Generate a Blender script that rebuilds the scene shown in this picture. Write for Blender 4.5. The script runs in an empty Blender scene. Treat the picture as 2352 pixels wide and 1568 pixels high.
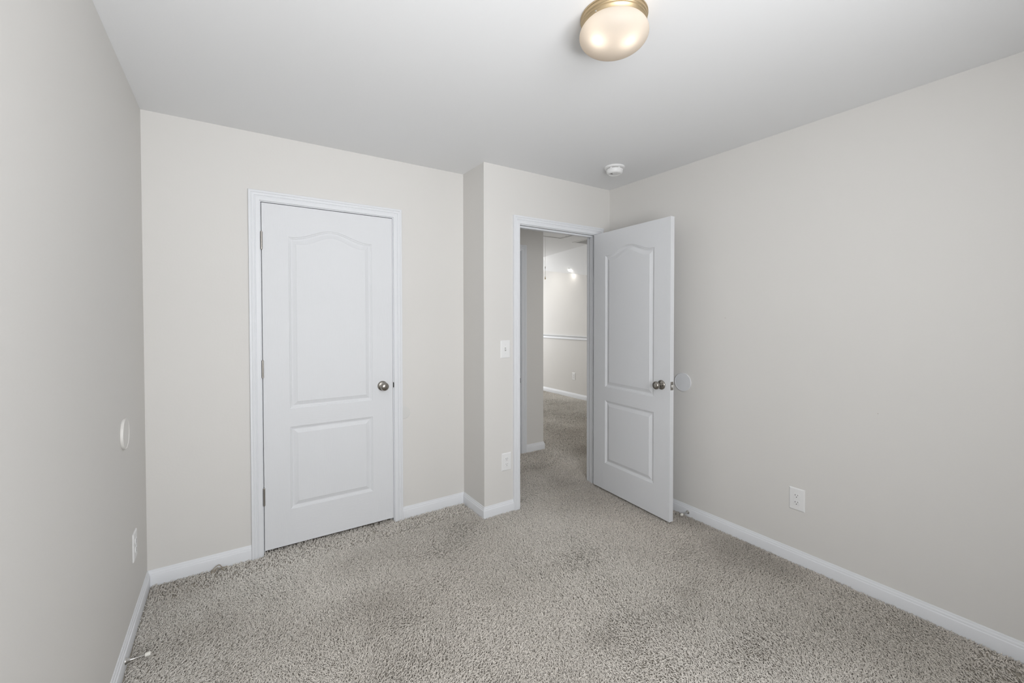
import bpy, bmesh, math
import numpy as np
from mathutils import Vector, Matrix

# ------------------------------------------------------------------ camera
S = bpy.context.scene
COL = S.collection
H = 2.44            # ceiling height
W = 3.034           # room width, x from -W to 0
D = 0.310           # closet wall plane, entry wall plane is y = 0
YB = -3.20          # wall behind the camera
CX = -1.208         # side face of the bump-out
F_PX, YAW, PITCH, ROLL = 982.62, 0.58023, -0.0168, -0.0010
CAM = Vector((-2.6562, -2.5596, 1.3821))
cy_, sy_, cp_, sp_ = math.cos(YAW), math.sin(YAW), math.cos(PITCH), math.sin(PITCH)
fw = Vector((sy_*cp_, cy_*cp_, sp_)); rt = Vector((cy_, -sy_, 0)); up = rt.cross(fw)
cr_, sr_ = math.cos(ROLL), math.sin(ROLL)
rt, up = cr_*rt + sr_*up, -sr_*rt + cr_*up
cd = bpy.data.cameras.new('camera'); cam = bpy.data.objects.new('camera', cd); COL.objects.link(cam)
m = Matrix.Identity(4)
for i in range(3):
    m[i][0], m[i][1], m[i][2], m[i][3] = rt[i], up[i], -fw[i], CAM[i]
cam.matrix_world = m
cd.sensor_fit = 'HORIZONTAL'; cd.sensor_width = 36; cd.lens = F_PX*36/2352
cd.shift_y = -39.6/2352; cd.clip_start = .02
S.camera = cam

# ------------------------------------------------------------------ view, world, daylight, fill lamps
S.view_settings.view_transform = 'Standard'; S.view_settings.look = 'None'
S.view_settings.gamma = 1; S.view_settings.use_curve_mapping = False
S.view_settings.exposure = 0.11
wd = bpy.data.worlds.new('sky'); S.world = wd; wd.use_nodes = True
bg = wd.node_tree.nodes['Background']; bg.inputs[0].default_value = (.75, .87, 1, 1); bg.inputs[1].default_value = .6
def area(name, loc, target, sx, sy, power, color):
    l = bpy.data.lights.new(name, 'AREA'); l.shape = 'RECTANGLE'; l.size = sx; l.size_y = sy
    l.energy = power; l.color = color
    o = bpy.data.objects.new(name, l); COL.objects.link(o); o.location = loc
    o.rotation_euler = (Vector(target)-Vector(loc)).to_track_quat('-Z', 'Y').to_euler()
    return o
WX0, WX1, WZ0, WZ1 = -2.90, -1.45, .80, 2.20          # window behind the camera
area('daylight_bedroom_window', ((WX0+WX1)/2, YB-.06, (WZ0+WZ1)/2), ((WX0+WX1)/2+.5, 0, (WZ0+WZ1)/2), WX1-WX0-.06, WZ1-WZ0-.06, 46, (.97, .98, 1)).data.spread = math.radians(147)
area('ceiling_fill_light', ((WX0+WX1)/2, YB-.75, .35), (-2.4, -.6, H), 2.0, .8, 88, (.98, .985, 1))  # lamp added low outside the window to brighten the ceiling
area('loft_fill_light', (1.2, 5.92, 1.45), (1.2, 0, 1.45), 1.5, 1.2, 52, (.95, .97, 1))  # unseen area lamp added to brighten the loft, no window is built here

# ------------------------------------------------------------------ materials
def mat(name, color, rough=.5, metal=0, spec=.5, bump=None, emit=None):
    M = bpy.data.materials.new(name); M.use_nodes = True; nt = M.node_tree
    b = nt.nodes['Principled BSDF']
    b.inputs['Base Color'].default_value = (*color, 1); b.inputs['Roughness'].default_value = rough
    b.inputs['Metallic'].default_value = metal; b.inputs['Specular IOR Level'].default_value = spec
    if emit:
        b.inputs['Emission Color'].default_value = (*emit[0], 1); b.inputs['Emission Strength'].default_value = emit[1]
    if bump:
        scale, dist, stretch = bump
        tc = nt.nodes.new('ShaderNodeTexCoord'); mp = nt.nodes.new('ShaderNodeMapping')
        mp.inputs['Scale'].default_value = stretch
        nz = nt.nodes.new('ShaderNodeTexNoise'); nz.inputs['Scale'].default_value = scale; nz.inputs['Detail'].default_value = 3
        bp = nt.nodes.new('ShaderNodeBump'); bp.inputs['Distance'].default_value = dist; bp.inputs['Strength'].default_value = .6
        nt.links.new(tc.outputs['Object'], mp.inputs[0]); nt.links.new(mp.outputs[0], nz.inputs['Vector'])
        nt.links.new(nz.outputs[0], bp.inputs['Height']); nt.links.new(bp.outputs[0], b.inputs['Normal'])
    return M
M_wall = mat('wall_paint', (.713, .698, .672), .62, spec=.35, bump=(90, .0004, (1, 1, 1)))
M_ceil = mat('ceiling_paint', (.835, .84, .845), .9, spec=.2, bump=(120, .0003, (1, 1, 1)))
M_trim = mat('trim_gloss_paint', (.765, .778, .80), .42, spec=.4)
M_plate = mat('white_plastic', (.82, .82, .815), .35)
M_guard = mat('grey_white_plastic', (.74, .75, .765), .4)
M_guardp = mat('guard_in_wall_tone', (.72, .705, .675), .45)
M_patch = mat('spackle', (.68, .675, .655), .8)
M_nickel = mat('satin_nickel', (.36, .34, .31), .24, metal=1)
M_nick2 = mat('brushed_hinge_steel', (.42, .40, .37), .35, metal=1)
M_brass = mat('brushed_brass', (.56, .44, .28), .45, metal=1)
M_dark = mat('dark_slot', (.03, .028, .025), .7)
M_black = mat('dark_steel', (.06, .06, .06), .3, metal=1)
M_chrome = mat('chrome_rod', (.55, .54, .52), .2, metal=1)
M_rubber = mat('white_rubber', (.8, .78, .72), .6)
M_scuff = mat('scuff', (.40, .37, .33), .8)
M_mark = mat('dark_seam', (.25, .24, .22), .8)
M_yarn = mat('loose_yarn', (.30, .255, .19), .8)
M_duct = mat('duct_grey', (.035, .033, .03), .8)
M_glasspane = bpy.data.materials.new('window_glass'); M_glasspane.use_nodes = True
nt = M_glasspane.node_tree; nt.nodes.clear()
o_ = nt.nodes.new('ShaderNodeOutputMaterial'); a_ = nt.nodes.new('ShaderNodeBsdfTransparent'); g_ = nt.nodes.new('ShaderNodeBsdfGlossy')
g_.inputs['Roughness'].default_value = .02; x_ = nt.nodes.new('ShaderNodeMixShader'); x_.inputs[0].default_value = .06
nt.links.new(a_.outputs[0], x_.inputs[1]); nt.links.new(g_.outputs[0], x_.inputs[2]); nt.links.new(x_.outputs[0], o_.inputs[0])
# frosted lamp glass: translucent body, a little light passes straight through
M_frost = bpy.data.materials.new('frosted_glass'); M_frost.use_nodes = True
nt = M_frost.node_tree; nt.nodes.clear()
o_ = nt.nodes.new('ShaderNodeOutputMaterial'); t_ = nt.nodes.new('ShaderNodeBsdfTranslucent'); t_.inputs[0].default_value = (.95, .88, .80, 1)
d_ = nt.nodes.new('ShaderNodeBsdfDiffuse'); d_.inputs[0].default_value = (.50, .475, .44, 1)
a_ = nt.nodes.new('ShaderNodeBsdfTransparent'); a_.inputs[0].default_value = (1, .97, .93, 1)
g_ = nt.nodes.new('ShaderNodeBsdfGlossy'); g_.inputs['Roughness'].default_value = .5
m1 = nt.nodes.new('ShaderNodeMixShader'); m1.inputs[0].default_value = .5
m2 = nt.nodes.new('ShaderNodeMixShader'); m2.inputs[0].default_value = .0
m3 = nt.nodes.new('ShaderNodeMixShader'); m3.inputs[0].default_value = .025
nt.links.new(t_.outputs[0], m1.inputs[1]); nt.links.new(d_.outputs[0], m1.inputs[2])
nt.links.new(m1.outputs[0], m2.inputs[1]); nt.links.new(a_.outputs[0], m2.inputs[2])
nt.links.new(m2.outputs[0], m3.inputs[1]); nt.links.new(g_.outputs[0], m3.inputs[2]); nt.links.new(m3.outputs[0], o_.inputs[0])
M_bulb = mat('lit_bulb', (1, 1, 1), .5, emit=((1, .90, .78), 3.1))
M_canlens = mat('lit_can_lens', (1, 1, 1), .5, emit=((1, .95, .88), 14))

# moulded door skin: embossed oak grain, upright on stiles and panels, level on rails
def door_mat():
    M = mat('moulded_door_paint', (.735, .745, .762), .55, spec=.4); nt = M.node_tree; b = nt.nodes['Principled BSDF']
    tc = nt.nodes.new('ShaderNodeTexCoord'); sp = nt.nodes.new('ShaderNodeSeparateXYZ'); nt.links.new(tc.outputs['Object'], sp.inputs[0])
    def grain(sc):
        mp = nt.nodes.new('ShaderNodeMapping'); mp.inputs['Scale'].default_value = sc
        nz = nt.nodes.new('ShaderNodeTexNoise'); nz.inputs['Scale'].default_value = 10; nz.inputs['Detail'].default_value = 3; nz.inputs['Distortion'].default_value = .4
        nt.links.new(tc.outputs['Object'], mp.inputs[0]); nt.links.new(mp.outputs[0], nz.inputs['Vector']); return nz.outputs[0]
    gv, gh = grain((26, 1, 1.3)), grain((1.3, 1, 26))
    def cmp(inp, v, op):
        n = nt.nodes.new('ShaderNodeMath'); n.operation = op; nt.links.new(inp, n.inputs[0]); n.inputs[1].default_value = v; return n.outputs[0]
    def mul(a, c, op='MULTIPLY'):
        n = nt.nodes.new('ShaderNodeMath'); n.operation = op; nt.links.new(a, n.inputs[0]); nt.links.new(c, n.inputs[1]); return n.outputs[0]
    inx = mul(cmp(sp.outputs[0], .135, 'GREATER_THAN'), cmp(sp.outputs[0], .628, 'LESS_THAN'))
    top = cmp(sp.outputs[2], 1.90, 'GREATER_THAN'); bot = cmp(sp.outputs[2], .218, 'LESS_THAN')
    mid = mul(cmp(sp.outputs[2], .712, 'GREATER_THAN'), cmp(sp.outputs[2], .815, 'LESS_THAN'))
    rail = mul(mul(mul(top, bot, 'MAXIMUM'), mid, 'MAXIMUM'), inx)
    mx = nt.nodes.new('ShaderNodeMix'); nt.links.new(rail, mx.inputs['Factor']); nt.links.new(gv, mx.inputs['A']); nt.links.new(gh, mx.inputs['B'])
    bp = nt.nodes.new('ShaderNodeBump'); bp.inputs['Distance'].default_value = .0016; bp.inputs['Strength'].default_value = .42
    nt.links.new(mx.outputs['Result'], bp.inputs['Height']); nt.links.new(bp.outputs[0], b.inputs['Normal'])
    return M
M_door = door_mat()

# ------------------------------------------------------------------ helpers
def obj(name, bm, material, parent=None, smooth=False, loc=None, rot=None):
    me = bpy.data.meshes.new(name); bmesh.ops.recalc_face_normals(bm, faces=bm.faces)
    bm.to_mesh(me); bm.free(); me.materials.append(material)
    if smooth:
        me.polygons.foreach_set('use_smooth', [True]*len(me.polygons))
        try: me.set_sharp_from_angle(angle=math.radians(38))
        except Exception: pass
    o = bpy.data.objects.new(name, me); COL.objects.link(o)
    if parent: o.parent = parent
    if loc: o.location = loc
    if rot: o.rotation_euler = rot
    return o
def tag(o, label, cat, group=None, kind=None):
    o['label'] = label; o['category'] = cat
    if group: o['group'] = group
    if kind: o['kind'] = kind
    return o
def thing(name, loc, label, cat, rz=0, group=None, kind=None):
    o = bpy.data.objects.new(name, None); COL.objects.link(o); o.location = loc; o.rotation_euler = (0, 0, rz)
    o.empty_display_size = .05
    return tag(o, label, cat, group, kind)
def box(bm, x0, y0, z0, x1, y1, z1, bev=0):
    v = [bm.verts.new((x, y, z)) for x in (x0, x1) for y in (y0, y1) for z in (z0, z1)]
    fs = [bm.faces.new([v[i] for i in f]) for f in ((0, 1, 3, 2), (4, 6, 7, 5), (0, 4, 5, 1), (2, 3, 7, 6), (0, 2, 6, 4), (1, 5, 7, 3))]
    if bev:
        es = list({e for f in fs for e in f.edges})
        bmesh.ops.bevel(bm, geom=es, offset=bev, segments=2, affect='EDGES', profile=.6)
def lathe(bm, prof, n=48, axis='Z', c=(0, 0, 0)):
    """prof: (radius, height) along the axis; closes on the axis when radius is 0"""
    c = Vector(c); rings = []
    for r, h in prof:
        if r < 1e-7:
            p = {'Z': (0, 0, h), 'Y': (0, h, 0), 'X': (h, 0, 0)}[axis]; rings.append([bm.verts.new(c+Vector(p))])
        else:
            ring = []
            for i in range(n):
                a = 2*math.pi*i/n; u, w = r*math.cos(a), r*math.sin(a)
                p = {'Z': (u, w, h), 'Y': (u, h, w), 'X': (h, u, w)}[axis]; ring.append(bm.verts.new(c+Vector(p)))
            rings.append(ring)
    for A, B in zip(rings, rings[1:]):
        if len(A) == 1 and len(B) == 1: continue
        for i in range(n):
            j = (i+1) % n
            if len(A) == 1: bm.faces.new((A[0], B[i], B[j]))
            elif len(B) == 1: bm.faces.new((A[i], A[j], B[0]))
            else: bm.faces.new((A[i], A[j], B[j], B[i]))
def tube(bm, pts, r, n=8):
    pts = [Vector(p) for p in pts]; rings = []
    rs = r if isinstance(r, (list, tuple)) else [r]*len(pts)
    for i, p in enumerate(pts):
        t = (pts[min(i+1, len(pts)-1)]-pts[max(i-1, 0)]).normalized()
        a = t.orthogonal().normalized() if i == 0 else (a-t*a.dot(t)).normalized()
        b = t.cross(a)
        rings.append([bm.verts.new(p+rs[i]*(math.cos(2*math.pi*k/n)*a+math.sin(2*math.pi*k/n)*b)) for k in range(n)])
    for A, B in zip(rings, rings[1:]):
        for k in range(n): bm.faces.new((A[k], A[(k+1) % n], B[(k+1) % n], B[k]))
    bm.faces.new(rings[0][::-1]); bm.faces.new(rings[-1])
def sweep(bm, path, out, prof, pre=None, post=None):
    """path: points in a plane with normal `out`; prof: (a, b), a = mitred offset to the left of travel
    (out x t), b = along out. pre/post: neighbour points which set the mitre of the ends."""
    out = Vector(out); P = [Vector(p) for p in path]; rings = []
    for i, p in enumerate(P):
        q0 = P[i-1] if i > 0 else (Vector(pre) if pre else None)
        q1 = P[i+1] if i < len(P)-1 else (Vector(post) if post else None)
        n0 = out.cross((p-q0).normalized()) if q0 is not None else None
        n1 = out.cross((q1-p).normalized()) if q1 is not None else None
        if n0 is None: mv = n1
        elif n1 is None: mv = n0
        else: mv = (n0+n1)/(1+n0.dot(n1))
        rings.append([bm.verts.new(p+mv*a+out*b) for a, b in prof])
    k = len(prof)
    for A, B in zip(rings, rings[1:]):
        for i in range(k): bm.faces.new((A[i], A[(i+1) % k], B[(i+1) % k], B[i]))
    bm.faces.new(rings[0]); bm.faces.new(rings[-1][::-1])
def B(): return bmesh.new()
def struct(name, bm, m, label, cat, **k):
    return tag(obj(name, bm, m, **k), label, cat, kind='structure')

# ------------------------------------------------------------------ shell
T = .115     # wall thickness
ZF = -.014   # carpet backing height
def slab(bm, axis, at, lo, hi, z0, z1, holes=(), thick=T, sign=1):
    """wall whose room face is axis = at, going `sign` away from the room, with rectangular holes (a0,a1,z0,z1)"""
    def bx(a0, a1, c0, c1):
        if a1-a0 < 1e-6 or c1-c0 < 1e-6: return
        t0, t1 = sorted((at, at+sign*thick))
        if axis == 'y': box(bm, a0, t0, c0, a1, t1, c1)
        else: box(bm, t0, a0, c0, t1, a1, c1)
    cur = lo
    for a0, a1, h0, h1 in sorted(holes):
        bx(cur, a0, z0, z1); bx(a0, a1, z0, h0); bx(a0, a1, h1, z1); cur = a1
    bx(cur, hi, z0, z1)
# openings (rough, jamb boards line them)
CJ0, CJ1, CJZ = -2.5105, -1.742, 2.0505      # closet jamb faces
EJ0, EJ1, EJZ = -.909, -.143, 2.049        # entry jamb faces
JT = .018
HJ0, HJ1 = -.967, -.201                    # hall door jamb faces
b = B(); slab(b, 'x', -W, YB-T, D, ZF, H, sign=-1)
struct('wall_left', b, M_wall, 'greige painted wall at the left edge of the view with a round guard and an outlet', 'wall')
b = B(); slab(b, 'x', 0, YB-T, 0, ZF, H, sign=1)
struct('wall_right', b, M_wall, 'long greige painted wall on the right, running past the open door', 'wall')
b = B(); slab(b, 'y', D, -W-T, CX+T, ZF, H, [(CJ0-JT, CJ1+JT, ZF, CJZ+JT)])
struct('wall_closet', b, M_wall, 'greige painted wall around the closed closet door', 'wall')
b = B(); slab(b, 'x', CX, 0, D, ZF, H, thick=T, sign=1)
slab(b, 'y', 0, CX+T, T, ZF, H, [(EJ0-JT, EJ1+JT, ZF, EJZ+JT)])
struct('wall_entry', b, M_wall, 'greige painted wall stepping forward around the open doorway with switch and outlet', 'wall')
b = B(); slab(b, 'y', YB, -W, 0, ZF, H, [(WX0, WX1, WZ0, WZ1)], sign=-1)
struct('wall_behind', b, M_wall, 'greige painted window wall behind the viewpoint', 'wall')
# closet interior
b = B(); slab(b, 'y', 1.02, -W, HJ0-.06, ZF, H); box(b, -W-T, D+T, ZF, -W, 1.02+T, H)
box(b, CX, D, ZF, CX+T, 1.02, H)
struct('wall_closet_inside', b, M_wall, 'plain walls inside the closet behind the closed door', 'wall')
# hall and loft
HC = .083
b = B(); slab(b, 'y', 1.02, HJ0-.06, HC, ZF, H, [(HJ0-JT, HJ1+JT, ZF, EJZ+JT)])
struct('wall_hall', b, M_wall, 'shaded grey-beige hallway wall seen through the left part of the doorway', 'wall')
b = B(); slab(b, 'x', HC, 1.02+T, 6.0, ZF, H, sign=-1)
struct('wall_loft_left', b, M_wall, 'loft side wall hidden behind the hallway wall corner', 'wall')
b = B(); slab(b, 'x', 2.27, T, 6.0, ZF, H, sign=1)
struct('wall_loft', b, M_wall, 'bright far wall with chair rail seen through the doorway', 'wall')
b = B(); slab(b, 'y', 6.0, -W, 2.27+T, ZF, H); slab(b, 'y', T, T, 2.27+T, ZF, H, sign=-1)
struct('wall_loft_end', b, M_wall, 'end walls of the loft beyond the hallway', 'wall')
b = B(); slab(b, 'x', HJ0-.30, 1.02+T, 2.2, ZF, H, sign=-1); slab(b, 'y', 2.1, HJ0-.3, HC-T, ZF, H)
struct('wall_hall_room', b, M_wall, 'walls of the room behind the hallway door', 'wall')

b = B(); box(b, -W-T, YB-T, H, .0+T, D+T, H+.1)
struct('ceiling', b, M_ceil, 'flat pale grey bedroom ceiling', 'ceiling')
def zc(x, y): return min(H, 2.069+.1535*(y-2.66)+.8*(2.27-x))
b = B()
def xc(y): return 2.27-(H-2.069-.1535*(y-2.66))/.8
ys = (T, 5.076, 6.0)
q = [b.verts.new(p) for p in ((xc(T), T, H), (2.27, 5.076, H), (2.27, T, 2.069+.1535*(T-2.66)))]
b.faces.new(q)
top = bmesh.ops.extrude_face_region(b, geom=list(b.faces))
bmesh.ops.translate(b, verts=[v for v in top['geom'] if isinstance(v, bmesh.types.BMVert)], vec=(.08, 0, .1))
struct('ceiling_loft_slope', b, M_ceil, 'sloped white ceiling meeting the far loft wall, holding a recessed light', 'ceiling')
b = B(); box(b, -W-T, D+T, H, T, 6.1, H+.1); box(b, T, 0, H, 2.27+T, 6.1, H+.1)
struct('ceiling_hall', b, M_ceil, 'hallway ceiling holding the attic hatch, seen at the top of the doorway', 'ceiling')
M_base = mat('carpet_backing', (.36, .33, .28), .95, spec=.1)
b = B(); box(b, -W-T, YB-T, ZF-.1, 2.27+T, 6.1, ZF)
struct('floor', b, M_base, 'floor with carpet backing under the whole greige carpet', 'floor')

# window behind the camera
w = thing('window_1', ((WX0+WX1)/2, YB, WZ0), 'white framed double window behind the viewpoint', 'window', kind='structure')
hw, hh = (WX1-WX0)/2, WZ1-WZ0
b = B()
for x0, x1, z0, z1 in ((-hw, -hw+.05, 0, hh), (hw-.05, hw, 0, hh), (-.04, .04, 0, hh), (-hw, hw, 0, .05), (-hw, hw, hh-.05, hh), (-hw, hw, hh/2-.02, hh/2+.02)):
    box(b, x0, -.05, z0, x1, -.01, z1)
obj('window_frame', b, M_trim, w)
b = B(); box(b, -hw-.08, -.11, -.03, hw+.08, .05, 0); obj('window_sill', b, M_trim, w)
b = B(); box(b, -hw+.01, -.032, .01, hw-.01, -.028, hh-.01); obj('pane', b, M_glasspane, w)

# ------------------------------------------------------------------ baseboards, casings, chair rail
BP = [(0, ZF), (.013, ZF), (.013, .045), (.0118, .048), (.0095, .0495), (.0088, .056), (.0072, .0595), (.0052, .0615), (.0046, .068), (.003, .0705), (0, .0705)]
def bprof(): return [(a, c) for a, c in BP]
def baseboard(name, p, q, label, pre=None, post=None):
    """travel with the room on the left"""
    b = B(); z = lambda v: (v[0], v[1], 0)
    sweep(b, [z(p), z(q)], (0, 0, 1), bprof(), pre and z(pre), post and z(post))
    return struct(name, b, M_trim, label, 'baseboard', smooth=True)
CW = .057; RV = .005
cL, cR = CJ0-RV-CW, CJ1+RV+CW
eL, eR = EJ0-RV-CW, EJ1+RV+CW
baseboard('baseboard_left', (-W, D), (-W, YB), 'white baseboard along the left wall with a door stop', pre=(-W+1, D), post=(0, YB))
baseboard('baseboard_closet_left', (cL, D), (-W, D), 'short white baseboard between left corner and closet door', post=(-W, 0))
baseboard('baseboard_closet_right', (CX, D), (cR, D), 'short white baseboard right of the closet door', pre=(CX, 0))
baseboard('baseboard_bump_side', (CX, 0), (CX, D), 'shaded white baseboard on the short side of the wall step', pre=(eL, 0), post=(cR, D))
baseboard('baseboard_entry', (eL, 0), (CX, 0), 'short white baseboard between wall step and open doorway', post=(CX, D))
baseboard('baseboard_entry_right', (0, 0), (eR, 0), 'stub of white baseboard in the corner behind the open door', pre=(0, -1))
baseboard('baseboard_right', (0, YB), (0, 0), 'long white baseboard along the right wall', pre=(-1, YB), post=(-1, 0))
baseboard('baseboard_behind', (-W, YB), (0, YB), 'white baseboard under the window behind the viewpoint', pre=(-W, 0), post=(0, 0))
baseboard('baseboard_hall', (HC, 1.02), (HJ1+RV+CW, 1.02), 'short white baseboard on the hallway wall beside its door casing', pre=(HC, 2))
baseboard('baseboard_hall_return', (HC, 6.0), (HC, 1.02), 'white baseboard turning the hallway corner', post=(HJ1, 1.02))
baseboard('baseboard_loft', (2.27, T), (2.27, 6.0), 'white baseboard along the far loft wall')
# colonial casing, a: away from the opening, b: out of the wall
CP = [(0, 0), (0, .0085), (.002, .0105), (.021, .011), (.0235, .0085), (.0265, .0085), (.029, .0125), (.036, .0135), (.039, .0115), (.0415, .0115), (.0445, .0155), (.052, .0168), (.0555, .0158), (.057, .012), (.057, 0)]
def casing(name, x0, x1, zt, y, ny, label):
    b = B()
    path = [(x0, y, ZF), (x0, y, zt), (x1, y, zt), (x1, y, ZF)]
    if ny > 0: path = path[::-1]
    sweep(b, path, (0, ny, 0), [(a, c) for a, c in CP])
    return struct(name, b, M_trim, label, 'door casing', smooth=True)
casing('trim_1', CJ0-RV, CJ1+RV, CJZ+RV, D, -1, 'white moulded casing around the closed closet door')
casing('trim_2', EJ0-RV, EJ1+RV, EJZ+RV, 0, -1, 'white moulded casing around the open bedroom doorway')
casing('trim_3', HJ0-RV, HJ1+RV, EJZ+RV, 1.02, -1, 'shaded white casing of the hallway door, a sliver at the left of the doorway')
casing('trim_4', EJ0-RV, EJ1+RV, EJZ+RV, T, 1, 'hall side casing of the open bedroom doorway')
def jamb(name, x0, x1, zt, y0, y1, ystop, label):
    b = B(); w_ = .036
    box(b, x0-JT, y0, ZF, x0, y1, zt+JT); box(b, x1, y0, ZF, x1+JT, y1, zt+JT); box(b, x0, y0, zt, x1, y1, zt+JT)
    box(b, x0, ystop, ZF, x0+.011, ystop+w_, zt, .0015); box(b, x1-.011, ystop, ZF, x1, ystop+w_, zt, .0015); box(b, x0+.011, ystop, zt-.011, x1-.011, ystop+w_, zt, .0015)
    return struct(name, b, M_trim, label, 'door jamb')
jamb('trim_5', CJ0, CJ1, CJZ, D, D+T, D+.037, 'white jamb lining the closed closet door opening')
jamb('trim_6', EJ0, EJ1, EJZ, 0, T, .037, 'white jamb with stop lining the open bedroom doorway')
jamb('trim_7', HJ0, HJ1, EJZ, 1.02, 1.02+T, 1.02+.075, 'white jamb of the hallway door')
RP = [(0, -.034), (.009, -.034), (.013, -.028), (.013, -.012), (.010, -.008), (.010, .006), (.018, .014), (.024, .022), (.026, .034), (.024, .037), (0, .037)]
b = B(); sweep(b, [(2.27, T, 1.023), (2.27, 6.0, 1.023)], (0, 0, 1), RP)
struct('trim_8', b, M_trim, 'white chair rail across the far loft wall', 'chair rail', smooth=True)

# ------------------------------------------------------------------ moulded doors
LW, LH, LT = .762, 2.032, .035
PROF = [(0, 0), (.0025, .0032), (.007, .0042), (.0105, .0075), (.016, .0088), (.020, .0088), (.0395, .0022), (.0415, .0008)]
def panel_loops(x0, x1, z0, z1, rise):
    """loops of (x, depth, z) following the profile inwards"""
    loops = []
    for ins, dep in PROF:
        L = []
        a0, a1, c0 = x0+ins, x1-ins, z0+ins
        L.append((a0, dep, c0)); L.append((a1, dep, c0))
        N = 28 if rise else 1
        for k in range(N+1):
            t = 1-k/N; x = a0+(a1-a0)*t
            s = rise*(.5-.5*math.cos(2*math.pi*max(0, min(1, (t-.04)/.92)))) if rise else 0
            sl = rise*math.pi/(x1-x0)*abs(math.sin(2*math.pi*t)) if rise else 0
            L.append((x, dep, z1-ins*math.sqrt(1+sl*sl)+s))
        loops.append(L)
    return loops
def leaf_mesh():
    """door leaf, x 0..LW, front at y=0 facing -y, back at y=LT, z 0..LH; both faces moulded"""
    b = B()
    panels = [panel_loops(.138, .626, .818, 1.847, .056), panel_loops(.138, .626, .213, .710, 0)]
    for y, sg in ((0, 1), (LT, -1)):
        edges = []
        cs = [b.verts.new((x, y, z)) for x, z in ((0, 0), (LW, 0), (LW, LH), (0, LH))]
        edges += [b.edges.new((cs[i], cs[(i+1) % 4])) for i in range(4)]
        for P in panels:
            rings = [[b.verts.new((x, y+sg*dp, z)) for x, dp, z in L] for L in P]
            n = len(rings[0])
            edges += [b.edges.new((rings[0][i], rings[0][(i+1) % n])) for i in range(n)]
            for A, C in zip(rings, rings[1:]):
                for i in range(n): b.faces.new((A[i], A[(i+1) % n], C[(i+1) % n], C[i]))
            b.faces.new(rings[-1])
        bmesh.ops.triangle_fill(b, use_beauty=True, use_dissolve=False, edges=edges)
        if y == 0: c0 = cs
        else: c1 = cs
    for i in range(4): b.faces.new((c0[i], c0[(i+1) % 4], c1[(i+1) % 4], c1[i]))
    me = bpy.data.meshes.new('door_leaf'); bmesh.ops.recalc_face_normals(b, faces=b.faces); b.to_mesh(me); b.free()
    me.materials.append(M_door); return me
LEAF = leaf_mesh()
def leaf(parent):
    o = bpy.data.objects.new('door_leaf', LEAF); COL.objects.link(o); o.parent = parent; return o
ROSE = [(0, 0), (.0325, 0), (.0325, .003), (.030, .007), (.024, .0105), (.015, .012), (.0125, .014), (.011, .022), (.0115, .030), (.015, .034),
        (.021, .038), (.0255, .044), (.0275, .051), (.0265, .058), (.022, .064), (.014, .0675), (.006, .069), (0, .069)]
def knob(parent, x, z, side):
    b = B(); y0, s = (0, -1) if side < 0 else (LT, 1)
    lathe(b, [(r, y0+s*h) for r, h in ROSE], 40, 'Y', (x, 0, z))
    return obj('door_knob', b, M_nickel, parent, smooth=True)
def hinge(parent, x, y, z, flat=None):
    b = B(); h = .05
    prof = [(0, -h-.004), (.0035, -h-.003), (.0045, -h)]
    prof += [(.0058, -h)]
    for k in range(1, 5):
        zz = -h+k*.02; prof += [(.0058, zz-.0006), (.0050, zz-.0004), (.0050, zz+.0004), (.0058, zz+.0006)]
    prof += [(.0058, h), (.0045, h), (.0035, h+.003), (0, h+.004)]
    lathe(b, prof, 14, 'Z', (x, y, z))
    if flat: box(b, *flat[0], z-h, *flat[1], z+h)
    return obj('hinge', b, M_nick2, parent, smooth=True)
# closet door, hinged left, closed
Z0 = .014
d1 = thing('door_1', (-2.506, D, Z0), 'closed white two-panel arched closet door with knob on its right', 'door', kind='structure')
leaf(d1); knob(d1, LW-.071, .909, -1); knob(d1, LW-.071, .909, 1)
for z in (1.813, 1.067, .319): hinge(d1, -.0015, -.0045, z, ((-.0028, -.001), (-.0004, .020)))
b = B(); box(b, LW+.0005, .0, .881, LW+.0016, .028, .937); o = obj('latch_plate', b, M_nick2, d1); o['label'] = 'dark metal latch plate on the door edge'
# strike plate lip on the closet jamb
sp1 = thing('strike_plate', (CJ1, D, .923), 'small metal strike plate on the jamb right of the closet door', 'strike plate', group='strike plates')
b = B(); box(b, -.0012, .002, -.029, 0, .034, .029); box(b, -.0012, -.006, -.017, .0035, .003, .017, .0008); obj('plate', b, M_black, sp1)
sp2 = thing('strike_plate', (EJ0, 0, .923), 'small metal strike plate on the left jamb of the open doorway', 'strike plate', group='strike plates')
b = B(); box(b, 0, .002, -.029, .0012, .034, .029); box(b, -.003, -.006, -.017, .0012, .003, .017, .0008); obj('plate', b, M_black, sp2)

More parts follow.
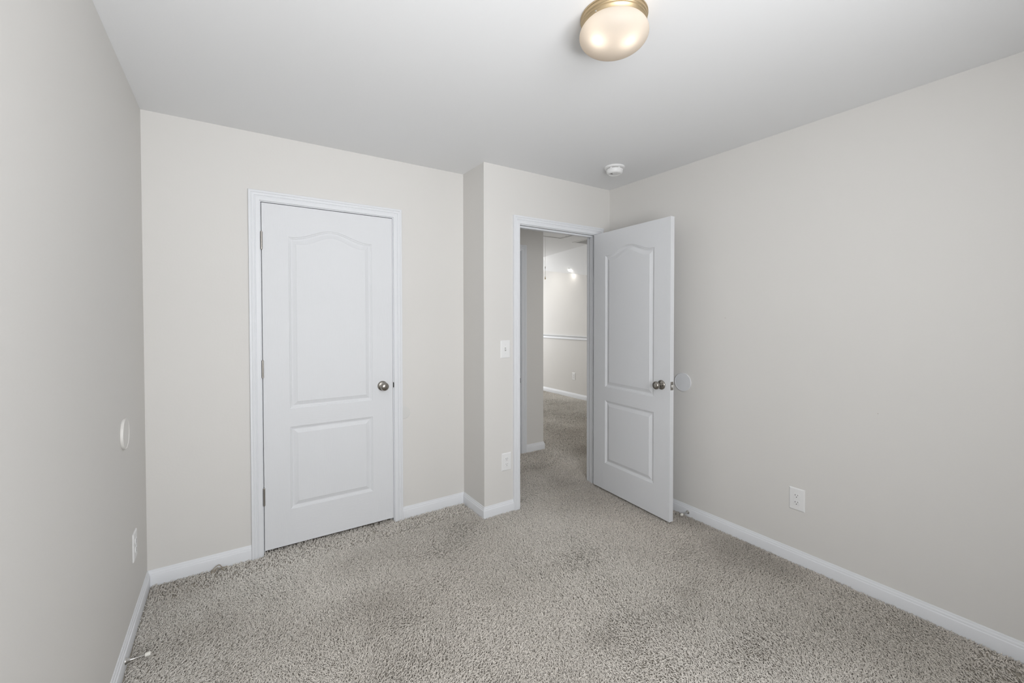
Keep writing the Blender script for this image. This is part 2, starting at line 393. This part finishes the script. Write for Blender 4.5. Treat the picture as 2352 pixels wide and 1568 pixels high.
# entry door: hinge pin at the right jamb, opened by 86.6 degrees into the room
PIN = (-.143, -.008); OPEN = math.radians(86.6)
d2 = thing('door_2', (PIN[0], PIN[1], Z0), 'open white two-panel arched bedroom door standing near the right wall', 'door', rz=OPEN, kind='structure')
lf = leaf(d2); lf.location = (-.003-LW, .008, 0)
for s in (-1, 1):
    k = knob(d2, 0, 0, s); k.location = (-.003-LW+.071, .008, .909)
for z in (1.813, 1.067, .319):
    h_ = hinge(d2, 0, 0, z, ((-.0035, .003), (-.0015, .040)))
ex = -.003-LW
b = B(); box(b, ex-.0012, .0125, .881, ex+.001, .0385, .937, .0004); lp = obj('latch_plate', b, M_nick2, d2); lp['label'] = 'metal latch plate on the free edge'
b = B(); box(b, ex-.0016, .0175, .895, ex-.001, .0335, .923); o = obj('latch_hole', b, M_dark, lp)
b = B()
v = [b.verts.new(p) for p in ((ex-.001, .018, .899), (ex-.001, .033, .899), (ex-.001, .033, .919), (ex-.001, .018, .919), (ex-.012, .018, .899), (ex-.012, .022, .899), (ex-.012, .022, .919), (ex-.012, .018, .919))]
for f in ((0, 1, 2, 3), (4, 5, 6, 7), (0, 1, 5, 4), (2, 3, 7, 6), (1, 2, 6, 5), (0, 3, 7, 4)): b.faces.new([v[i] for i in f])
o = obj('latch_bolt', b, M_chrome, lp)
b = B()
for z in (.8865, .9315): lathe(b, [(0, ex-.0018), (.003, ex-.0016), (.003, ex-.001)], 12, 'X', (0, .0255, z))
obj('screw', b, M_black, lp)
# hallway door, closed, mostly hidden
d3 = thing('door_3', (HJ0+.002, 1.02+.036, Z0), 'closed white hallway door barely seen at the left of the doorway', 'door', kind='structure')
leaf(d3); knob(d3, LW-.068, .909, -1)

# ------------------------------------------------------------------ ceiling light
LX, LY = -1.517, -1.479
cl = thing('ceiling_light', (LX, LY, H), 'flush ceiling light with brass pan and frosted glass bowl, two bulbs glowing', 'ceiling light')
b = B()
lathe(b, [(.050, -.001), (.1145, 0), (.1165, -.002), (.1165, -.006), (.114, -.008), (.114, -.0165), (.1115, -.0185), (.1105, -.021), (.1115, -.023), (.1115, -.0255), (.109, -.028), (.1068, -.0385), (.1055, -.0395), (.1035, -.037), (.105, -.026), (.106, -.008), (.050, -.006)], 96)
obj('brass_pan', b, M_brass, cl, smooth=True)
gp = []
ga, gz, gh = .120, -.063, .0587
b = B()
prof = [(.1005, -.022), (.1015, -.030)]
for k in range(0, 25):
    a = math.radians(30-(120*k/24)); prof.append((max(0, ga*math.cos(a)), gz+gh*math.sin(a)))
prof[-1] = (0, gz-gh)
lathe(b, prof, 96)
obj('glass_bowl', b, M_frost, cl, smooth=True)
for k, (dx, dy) in enumerate(((-.066, .004), (.012, -.052))):
    b = B()
    lathe(b, [(0, -.102), (.011, -.1005), (.020, -.096), (.025, -.087), (.025, -.080), (.022, -.072), (.014, -.060), (.011, -.054), (.010, -.030)], 24, 'Z', (dx, dy, 0))
    obj('bulb', b, M_bulb, cl, smooth=True)
    b = B(); lathe(b, [(.014, -.005), (.014, -.040), (.012, -.050), (0, -.050)], 20, 'Z', (dx, dy, 0))
    obj('socket', b, M_plate, cl, smooth=True)
for a in (192, 312, 72):
    b = B(); ca, sa = math.cos(math.radians(a)), math.sin(math.radians(a))
    tube(b, [(ca*.103, sa*.103, -.034), (ca*.112, sa*.112, -.034), (ca*.1125, sa*.1125, -.034)], [.0022, .0028, .0015], 12)
    obj('thumb_screw', b, M_chrome, cl, smooth=True)

# ------------------------------------------------------------------ smoke detector
sd = thing('smoke_detector', (-.380, -.412, H), 'round white smoke detector on the ceiling near the far corner', 'smoke detector')
b = B(); lathe(b, [(0, 0), (.070, 0), (.071, -.004), (.070, -.009), (.066, -.012), (.060, -.0135), (0, -.0135)], 64); obj('mounting_ring', b, M_plate, sd, smooth=True)
b = B(); lathe(b, [(.052, -.0135), (.052, -.018), (0, -.018)], 48); o = obj('sensor_gap', b, M_mark, sd)
b = B(); lathe(b, [(.050, -.015), (.0570, -.018), (.0575, -.022), (.0560, -.036), (.0520, -.044), (.0450, -.0485), (.0410, -.0490), (.0395, -.0470), (0, -.0470)], 64); obj('cover', b, M_plate, sd, smooth=True)
for k in range(6):
    a = k*math.pi/3+.3; b = B(); ca, sa = math.cos(a), math.sin(a)
    box(b, .052*ca-.005, .052*sa-.005, -.0195, .052*ca+.005, .052*sa+.005, -.0125); obj('vent_rib', b, M_plate, sd)
b = B(); lathe(b, [(0, -.0485), (.011, -.0483), (.012, -.047)], 24, 'Z', (-.012, -.012, 0)); obj('test_button', b, M_plate, sd, smooth=True)
b = B(); box(b, -.030, .004, -.0476, -.012, .012, -.0465); obj('slot', b, M_dark, sd)

# ------------------------------------------------------------------ outlets and switch (facing -y in local space)
def plate_mesh(wd_=.080, ht=.125):
    b = B(); n = []
    for ins, y in ((0, 0), (0, -.0018), (.0025, -.0042), (.006, -.0054)):
        n.append([b.verts.new((sx*(wd_/2-ins), y, sz*(ht/2-ins))) for sx, sz in ((-1, -1), (1, -1), (1, 1), (-1, 1))])
    for A, C in zip(n, n[1:]):
        for i in range(4): b.faces.new((A[i], A[(i+1) % 4], C[(i+1) % 4], C[i]))
    b.faces.new(n[0]); b.faces.new(n[-1]); return b
def outlet(loc, rz, label):
    t = thing('wall_outlet', loc, label, 'outlet', rz=rz, group='duplex outlets')
    obj('cover_plate', plate_mesh(), M_plate, t)
    for s in (-1, 1):
        b = B(); zc_ = s*.0195; pts = []
        for k in range(40):
            a = 2*math.pi*k/40; pts.append((.0172*math.cos(a), max(-.0132, min(.0132, .0172*math.sin(a)))))
        r0 = [b.verts.new((x, -.005, z+zc_)) for x, z in pts]; r1 = [b.verts.new((x, -.0070, z+zc_)) for x, z in pts]
        r2 = [b.verts.new((x*.95, -.0076, z*.95+zc_)) for x, z in pts]
        for A, C in ((r0, r1), (r1, r2)):
            for i in range(40): b.faces.new((A[i], A[(i+1) % 40], C[(i+1) % 40], C[i]))
        b.faces.new(r2); rc = obj('receptacle', b, M_plate, t)
        b = B(); box(b, -.0078, -.0078, zc_+.0005, -.0054, -.0072, zc_+.0085); box(b, .0054, -.0078, zc_+.0015, .0074, -.0072, zc_+.0080)
        lathe(b, [(0, -.0078), (.0025, -.0078), (.0025, -.0072)], 14, 'Y', (0, 0, zc_-.0065)); obj('slots', b, M_dark, rc)
    b = B(); lathe(b, [(0, -.0064), (.002, -.0062), (.003, -.0052)], 14, 'Y'); obj('screw', b, M_plate, t, smooth=True)
    return t
PI = math.pi
outlet((0, -1.4372, .3545), -PI/2, 'white duplex outlet low on the long right wall')
outlet((-W, -.0230, .354), PI/2, 'white duplex outlet seen edge-on low on the left wall')
outlet((-1.0285, 0, .3530), 0, 'white duplex outlet low on the narrow wall left of the open doorway')
outlet((2.27, 3.012, .360), -PI/2, 'small white duplex outlet on the far loft wall below the chair rail')
sw = thing('light_switch', (-1.0372, 0, 1.1545), 'white toggle light switch on the narrow wall left of the open doorway', 'light switch')
obj('cover_plate', plate_mesh(), M_plate, sw)
b = B(); box(b, -.0052, -.0058, -.0120, .0052, -.0050, .0120); o = obj('toggle_slot', b, M_mark, sw)
b = B()
v = [b.verts.new(p) for p in ((-.0042, -.005, -.009), (.0042, -.005, -.009), (.0042, -.005, .006), (-.0042, -.005, .006), (-.0034, -.0150, .004), (.0034, -.0150, .004), (.0034, -.0135, .011), (-.0034, -.0135, .011))]
for f in ((0, 1, 2, 3), (4, 5, 6, 7), (0, 1, 5, 4), (1, 2, 6, 5), (2, 3, 7, 6), (3, 0, 4, 7)): b.faces.new([v[i] for i in f])
obj('toggle', b, M_plate, sw)
for z in (-.030, .030):
    b = B(); lathe(b, [(0, -.0064), (.002, -.0062), (.003, -.0052)], 14, 'Y', (0, 0, z)); obj('screw', b, M_guard, sw, smooth=True)

# ------------------------------------------------------------------ round wall guards and the patch
def guard(loc, rz, label, M=None):
    b = B(); lathe(b, [(0, 0), (.0635, 0), (.0645, -.005), (.0638, -.0085), (.0610, -.0095), (.0592, -.0085), (.0588, -.0078), (0, -.0078)], 72, 'Y')
    o = obj('wall_guard', b, M or M_guard, smooth=True, loc=loc, rot=(0, 0, rz))
    return tag(o, label, 'wall guard', 'round wall guards')
guard((0, -.7065, .9240), -PI/2, 'round white door knob guard on the right wall beside the open door')
guard((-W, -.2090, .9020), PI/2, 'round white knob guard seen edge-on on the left wall', M_guardp)
b = B(); lathe(b, [(0, -.0016), (.036, -.0015), (.042, -.0010), (.0455, 0)], 40, 'Y')
for v in b.verts: v.co.x *= .92 if v.co.z > 0 else 1.0
tag(obj('wall_patch', b, M_patch, smooth=True, loc=(-1.667, D, .7235)), 'faint round spackle patch on the wall right of the closet door casing', 'wall patch')
# small scuffs on the paint
def scuff(loc, rz, w_, h_, tilt, label):
    b = B(); n = 12; vs = [b.verts.new((w_*math.cos(2*PI*k/n), -.0006, h_*math.sin(2*PI*k/n))) for k in range(n)]
    vb = [b.verts.new((w_*math.cos(2*PI*k/n), 0, h_*math.sin(2*PI*k/n))) for k in range(n)]
    b.faces.new(vs); [b.faces.new((vs[k], vs[(k+1) % n], vb[(k+1) % n], vb[k])) for k in range(n)]
    tag(obj('scuff_mark', b, M_scuff, loc=loc, rot=(0, tilt, rz)), label, 'scuff', 'tiny wall scuffs')
scuff((-1.333, D, .812), 0, .0014, .0022, 0, 'tiny dark scuff on the wall between closet door and wall step')
scuff((0, -1.792, .905), -PI/2, .0016, .0022, 0, 'tiny dark nick in the middle of the right wall')
scuff((0, -1.010, 1.375), -PI/2, .0055, .0010, .3, 'thin pale scratch on the right wall above the round guard')

# ------------------------------------------------------------------ door stops
def stop(loc, rz, label):
    t = thing('door_stop', loc, label, 'door stop', rz=rz, group='baseboard door stops')   # points to -y locally
    b = B(); lathe(b, [(0, 0), (.0125, 0), (.0125, -.002), (.0105, -.005), (.0065, -.012), (.0045, -.020), (.0038, -.030), (.0038, -.064), (0, -.064)], 28, 'Y'); obj('rod', b, M_chrome, t, smooth=True)
    b = B(); lathe(b, [(0, -.060), (.0072, -.060), (.0080, -.063), (.0080, -.074), (.0065, -.077), (0, -.078)], 24, 'Y'); o = obj('rubber_tip', b, M_rubber, t, smooth=True); o['label'] = 'white rubber tip'
    return t
stop((-.013, -.758, .0235), -PI/2, 'metal door stop with white tip on the right baseboard behind the open door')
stop((-W+.013, -.325, .0225), PI/2, 'metal door stop with white tip on the left baseboard near the bottom corner')

# ------------------------------------------------------------------ loose yarn tuft at the closet baseboard
t = thing('carpet_tuft', (-2.735, .270, 0), 'loose pulled carpet yarn curled against the baseboard left of the closet door', 'loose yarn')
def arc(pts, r):
    b = B(); P = [Vector(p) for p in pts]; out = []
    for i in range(len(P)-1):
        p0, p1, p2, p3 = P[max(i-1, 0)], P[i], P[i+1], P[min(i+2, len(P)-1)]
        for k in range(6):
            u = k/6; out.append(.5*((2*p1)+(-p0+p2)*u+(2*p0-5*p1+4*p2-p3)*u*u+(-p0+3*p1-3*p2+p3)*u**3))
    out.append(P[-1]); tube(b, out, r, 7); return b
obj('yarn', arc([(-.028, -.020, -.004), (-.020, -.008, .008), (-.006, 0, .018), (.010, .004, .020), (.020, -.004, .010), (.030, -.006, .006), (.044, .000, .005)], .0022), M_yarn, t, smooth=True)
obj('yarn', arc([(-.010, -.014, -.002), (.000, -.010, .009), (.012, -.010, .010), (.022, -.014, .004), (.030, -.026, -.002)], .0020), M_yarn, t, smooth=True)
obj('yarn', arc([(-.016, -.024, -.003), (-.012, -.014, .006), (-.008, -.008, .010), (.004, -.004, .014)], .0018), M_yarn, t, smooth=True)

# ------------------------------------------------------------------ hallway ceiling: hatch, vent, can lights
ha = thing('attic_hatch', (.70, 1.48, H), 'white attic hatch in the hallway ceiling with a pull cord', 'attic hatch')
hx0, hx1, hy0, hy1 = .40-.70, 1.016-.70, 1.14-1.48, 1.858-1.48
b = B(); box(b, hx0+.008, hy0+.008, -.010, hx1-.008, hy1-.008, 0, .001); obj('hatch_panel', b, M_ceil, ha)
b = B(); box(b, hx0, hy0, -.0015, hx1, hy1, -.0005); obj('panel_gap', b, M_dark, ha)
b = B(); HP = [(0, 0), (.0, -.016), (.030, -.018), (.034, -.014), (.050, -.014), (.055, -.010), (.085, -.008), (.087, 0)]
pth = [(hx0-.001, hy0-.001, 0), (hx0-.001, hy1+.001, 0), (hx1+.001, hy1+.001, 0), (hx1+.001, hy0-.001, 0)]
P4 = [Vector(p) for p in pth]; rings = []
for i, p in enumerate(P4):
    s = Vector((-1 if i in (0, 1) else 1, 1 if i in (1, 2) else -1, 0)); rings.append([b.verts.new(p+s*a+Vector((0, 0, c))) for a, c in HP])
for i in range(4):
    A, C = rings[i], rings[(i+1) % 4]
    for k in range(len(HP)): b.faces.new((A[k], A[(k+1) % len(HP)], C[(k+1) % len(HP)], C[k]))
obj('hatch_frame', b, M_ceil, ha)
cxl, cyl = .740-.70, 1.838-1.48
b = B(); tube(b, [(cxl, cyl, -.012), (cxl, cyl, -.30), (cxl+.001, cyl, -.53)], .0017, 6); co = obj('pull_cord', b, M_plate, ha, smooth=True)
b = B(); lathe(b, [(0, -.435), (.004, -.432), (.0055, -.420), (.004, -.405), (0, -.402)], 14, 'Z', (cxl, cyl, 0)); obj('cord_joiner', b, M_nick2, co, smooth=True)
b = B(); lathe(b, [(0, -.530), (.0025, -.532), (.005, -.550), (.0075, -.566), (.0075, -.570), (0, -.571)], 14, 'Z', (cxl, cyl, 0)); obj('cord_tassel', b, M_brass, co, smooth=True)
b = B(); lathe(b, [(0, -.0135), (.005, -.013), (.006, -.012)], 14, 'Z', (.975-.70, 1.70-1.48, 0)); obj('screw', b, M_mark, ha)
ve = thing('ceiling_vent', (1.52, 1.85, H), 'white slotted air return vent in the hallway ceiling beside the attic hatch', 'vent')
b = B(); vx, vy = .145, .19
for q_ in ((-vx, -vy+.022, -vx+.022, vy-.022), (vx-.022, -vy+.022, vx, vy-.022), (-vx, -vy, vx, -vy+.022), (-vx, vy-.022, vx, vy)): box(b, q_[0], q_[1], -.010, q_[2], q_[3], 0)
obj('frame', b, M_plate, ve)
b = B(); box(b, -vx+.01, -vy+.01, -.003, vx-.01, vy-.01, -.001); obj('duct_opening', b, M_duct, ve)
for k in range(9):
    b = B(); yy = -vy+.040+k*.037; box(b, -vx+.02, yy-.005, -.010, vx-.02, yy+.005, -.005)
    obj('slat', b, M_plate, ve)
def can(x, y, label, power):
    z = zc(x, y)-.002; t = thing('recessed_light', (x, y, z), label, 'recessed light', group='recessed loft lights')
    b = B(); lathe(b, [(.030, .045), (.0495, .045), (.0495, .022), (.046, .020), (.030, .020)], 40); obj('trim_ring', b, M_plate, t, smooth=True)
    b = B(); lathe(b, [(0, -.012), (.025, -.010), (.040, -.005), (.046, .004), (.046, .021), (0, .021)], 40); obj('lens', b, M_canlens, t)
    l = bpy.data.lights.new('can_lamp', 'SPOT'); l.energy = power; l.spot_size = math.radians(150); l.spot_blend = .8; l.shadow_soft_size = .03; l.color = (1, .95, .88)
    lo = bpy.data.objects.new('can_lamp', l); COL.objects.link(lo); lo.location = (x, y, z-.035)
can(2.205, 3.021, 'small glowing recessed light at the top of the far loft wall', .35)
can(1.84, 3.50, 'recessed loft light added for the glow on the far wall, hidden behind the hallway wall', 6)  # unseen can light, added to make the bright patch on the loft wall
can(1.3, 3.4, 'recessed loft light in the middle of the loft ceiling, out of view', 6)
can(1.2, .75, 'recessed hallway light added to brighten the doorway, out of view behind the bedroom wall', 21)  # unseen can light, added to lift the carpet around the doorway

# ------------------------------------------------------------------ carpet pile
rng = np.random.default_rng(7)
def inside(x, y):
    m_ = (x > -W+.017) & (x < -.017) & (y > -2.85) & (y < -.017)
    m_ |= (x > -W+.017) & (x < CX-.017) & (y >= -.017) & (y < D-.017)
    m_ |= (x > cL) & (x < cR) & (y >= D-.02) & (y < D+.03) & (x > CJ0+.004) & (x < CJ1-.004)
    m_ |= (x > EJ0+.004) & (x < EJ1-.004) & (y >= -.02) & (y < T+.01)
    m_ |= (x > -.98) & (x < 2.25) & (y >= T+.016) & (y < 1.02-.017)
    m_ |= (x > HC+.017) & (x < 2.255) & (y >= 1.0) & (y < 4.6)
    # beyond the doorway keep what can be seen through it, with a margin
    lx = x-CAM.x; ly = y-CAM.y
    a = np.arctan2(lx, ly)
    far = (y > T+.01) & (x > CX+.05)
    m_ &= ~far | ((a > .40) & (a < .93))
    m_ &= ~((x > eL) & (x < EJ0) & (y > -.03) & (y < T)) & ~((x > EJ1) & (x < eR) & (y > -.03) & (y < T))
    m_ &= ~((x > cL) & (x < CJ0) & (y > D-.03)) & ~((x > CJ1) & (x < cR) & (y > D-.03))
    return m_
SP = .0050
gx, gy = np.meshgrid(np.arange(-W, 2.27, SP), np.arange(-2.85, 4.6, SP))
gx = gx.ravel(); gy = gy.ravel()
gx = gx+rng.uniform(-.5, .5, gx.size)*SP; gy = gy+rng.uniform(-.5, .5, gy.size)*SP
k_ = inside(gx, gy); gx, gy = gx[k_], gy[k_]
# fewer, thicker strands where the floor lies far off or behind the viewpoint
coarse = (gy > .55) | (gy < -2.15) | ((gy > T) & ((np.arctan2(gx-CAM.x, gy-CAM.y) < .52) | (np.arctan2(gx-CAM.x, gy-CAM.y) > .80)))
k_ = ~coarse | (rng.uniform(0, 1, gx.size) < .42)
gx, gy, coarse = gx[k_], gy[k_], coarse[k_]; N = gx.size
def fnoise(x, y, seed, scale, octs=3):
    r_ = np.random.default_rng(seed); out = np.zeros_like(x); amp = 1
    for o_ in range(octs):
        for j in range(5):
            a = r_.uniform(0, 2*np.pi); f = scale*(2**o_)*r_.uniform(.7, 1.4); out += amp*np.sin((x*np.cos(a)+y*np.sin(a))*f+r_.uniform(0, 6.28))
        amp *= .55
    return out/3.2
az = 2.2*fnoise(gx, gy, 3, 4.5)+1.0+rng.normal(0, .95, N)
lay = np.clip(.42+.42*fnoise(gx, gy, 11, 7.5, 4), 0, 1)
Lg = rng.uniform(.0135, .021, N)
e1 = np.radians(80-22*lay+rng.normal(0, 9, N)); e2 = np.radians(52-30*lay+rng.normal(0, 14, N)); e3 = np.radians(18-28*lay+rng.normal(0, 20, N))
tw = rng.normal(0, .45, N)
pts = np.zeros((N, 4, 3)); pts[:, 0, 0] = gx; pts[:, 0, 1] = gy; pts[:, 0, 2] = ZF
dirs = []
for i, e in enumerate((e1, e2, e3)):
    a = az+i*tw; d = np.stack([np.cos(e)*np.cos(a), np.cos(e)*np.sin(a), np.sin(e)], 1); dirs.append(d)
    pts[:, i+1] = pts[:, i]+d*(Lg/3)[:, None]
pts[:, :, 2] = np.minimum(pts[:, :, 2], .0035+rng.uniform(-.002, .002, N)[:, None])
rad = rng.uniform(.00105, .00162, N)*np.where(coarse, 1.5, 1)
dd = np.stack([dirs[0], (dirs[0]+dirs[1])/2, (dirs[1]+dirs[2])/2, dirs[2]], 1); dd /= np.linalg.norm(dd, axis=2, keepdims=True)
sidev = np.stack([-np.sin(az+tw), np.cos(az+tw), np.zeros(N)], 1)[:, None, :]*np.ones((1, 4, 1))
upv = np.cross(dd, sidev); upv /= np.linalg.norm(upv, axis=2, keepdims=True)
rr = rad[:, None]*np.array([.9, 1.1, 1.0, .55])[None, :]
vv = np.zeros((N, 4, 3, 3))
for k in range(3):
    a = np.pi/2+2*np.pi*k/3
    vv[:, :, k] = pts+rr[..., None]*(np.cos(a)*sidev*1.15-np.sin(a)*upv*-1)
vv[:, 1] = vv[:, 1]*.35+vv[:, 2]*.65; vv = vv[:, (0, 1, 3)]
V = vv.astype(np.float32).reshape(-1, 3)
base = (np.arange(N)*9)[:, None]
q = []
for s in range(2):
    for k in (0, 2):          # the two upper faces of each strand
        q.append([s*3+k, s*3+(k+1) % 3, (s+1)*3+(k+1) % 3, (s+1)*3+k])
q = np.array(q)
quads = (base[:, :, None]+q[None]).reshape(-1, 4)
cap = (base+np.array([[6, 7, 8]])).reshape(-1, 3)
me = bpy.data.meshes.new('carpet_pile')
nq, nc = len(quads), len(cap)
me.vertices.add(len(V)); me.vertices.foreach_set('co', V.astype(np.float32).ravel())
me.loops.add(nq*4+nc*3); me.loops.foreach_set('vertex_index', np.concatenate([quads.ravel(), cap.ravel()]).astype(np.int32))
me.polygons.add(nq+nc)
me.polygons.foreach_set('loop_start', np.concatenate([np.arange(nq)*4, nq*4+np.arange(nc)*3]).astype(np.int32))
me.polygons.foreach_set('use_smooth', np.ones(nq+nc, bool))
me.update(calc_edges=True)
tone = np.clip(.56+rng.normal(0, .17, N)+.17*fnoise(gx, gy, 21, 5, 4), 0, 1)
for sx_, sy_2, sr_2, am in [(-0.164, -1.4, 0.07, 0.28), (-0.347, 0.148, 0.1, 0.16), (-0.291, 0.582, 0.07, 0.16), (0.389, 0.702, 0.12, 0.22), (-0.029, -0.836, 0.1, 0.22), (-2.07, -0.48, 0.1, 0.14), (-1.334, -1.266, 0.06, 0.18), (-2.88, 0.194, 0.12, 0.14), (-0.144, -1.196, 0.12, 0.16), (0.716, 1.395, 0.18, 0.1), (-0.763, -1.26, 0.05, 0.15), (-2.118, -0.049, 0.1, 0.1)]:      # uneven pile shading, painted in as darker yarn spots
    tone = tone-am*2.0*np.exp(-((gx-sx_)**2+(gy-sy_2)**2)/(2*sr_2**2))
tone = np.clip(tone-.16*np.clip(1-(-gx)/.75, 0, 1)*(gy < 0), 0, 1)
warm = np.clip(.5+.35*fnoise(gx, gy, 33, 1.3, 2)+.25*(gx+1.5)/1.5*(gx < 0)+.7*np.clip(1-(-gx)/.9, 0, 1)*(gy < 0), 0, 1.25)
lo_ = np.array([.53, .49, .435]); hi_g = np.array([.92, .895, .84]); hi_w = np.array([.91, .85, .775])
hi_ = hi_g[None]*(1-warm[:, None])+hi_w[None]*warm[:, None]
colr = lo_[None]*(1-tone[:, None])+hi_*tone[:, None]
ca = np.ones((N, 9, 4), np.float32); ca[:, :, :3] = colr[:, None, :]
ca[:, :3, :3] *= .42; ca[:, 3:6, :3] *= .85  # shade deep in the pile painted in: strands darken towards the root
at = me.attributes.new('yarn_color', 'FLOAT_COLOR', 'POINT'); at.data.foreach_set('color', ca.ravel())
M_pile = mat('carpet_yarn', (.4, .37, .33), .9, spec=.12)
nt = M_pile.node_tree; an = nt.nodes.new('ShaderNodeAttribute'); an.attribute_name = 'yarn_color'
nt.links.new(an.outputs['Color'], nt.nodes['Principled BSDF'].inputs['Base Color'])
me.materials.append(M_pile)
del vv, V, quads, cap, ca, pts, dd, sidev, upv, rr, dirs, gx, gy, colr, base
cpo = bpy.data.objects.new('carpet_pile', me); COL.objects.link(cpo)
tag(cpo, 'greige frieze carpet pile covering the bedroom and hallway floor', 'carpet', kind='stuff')
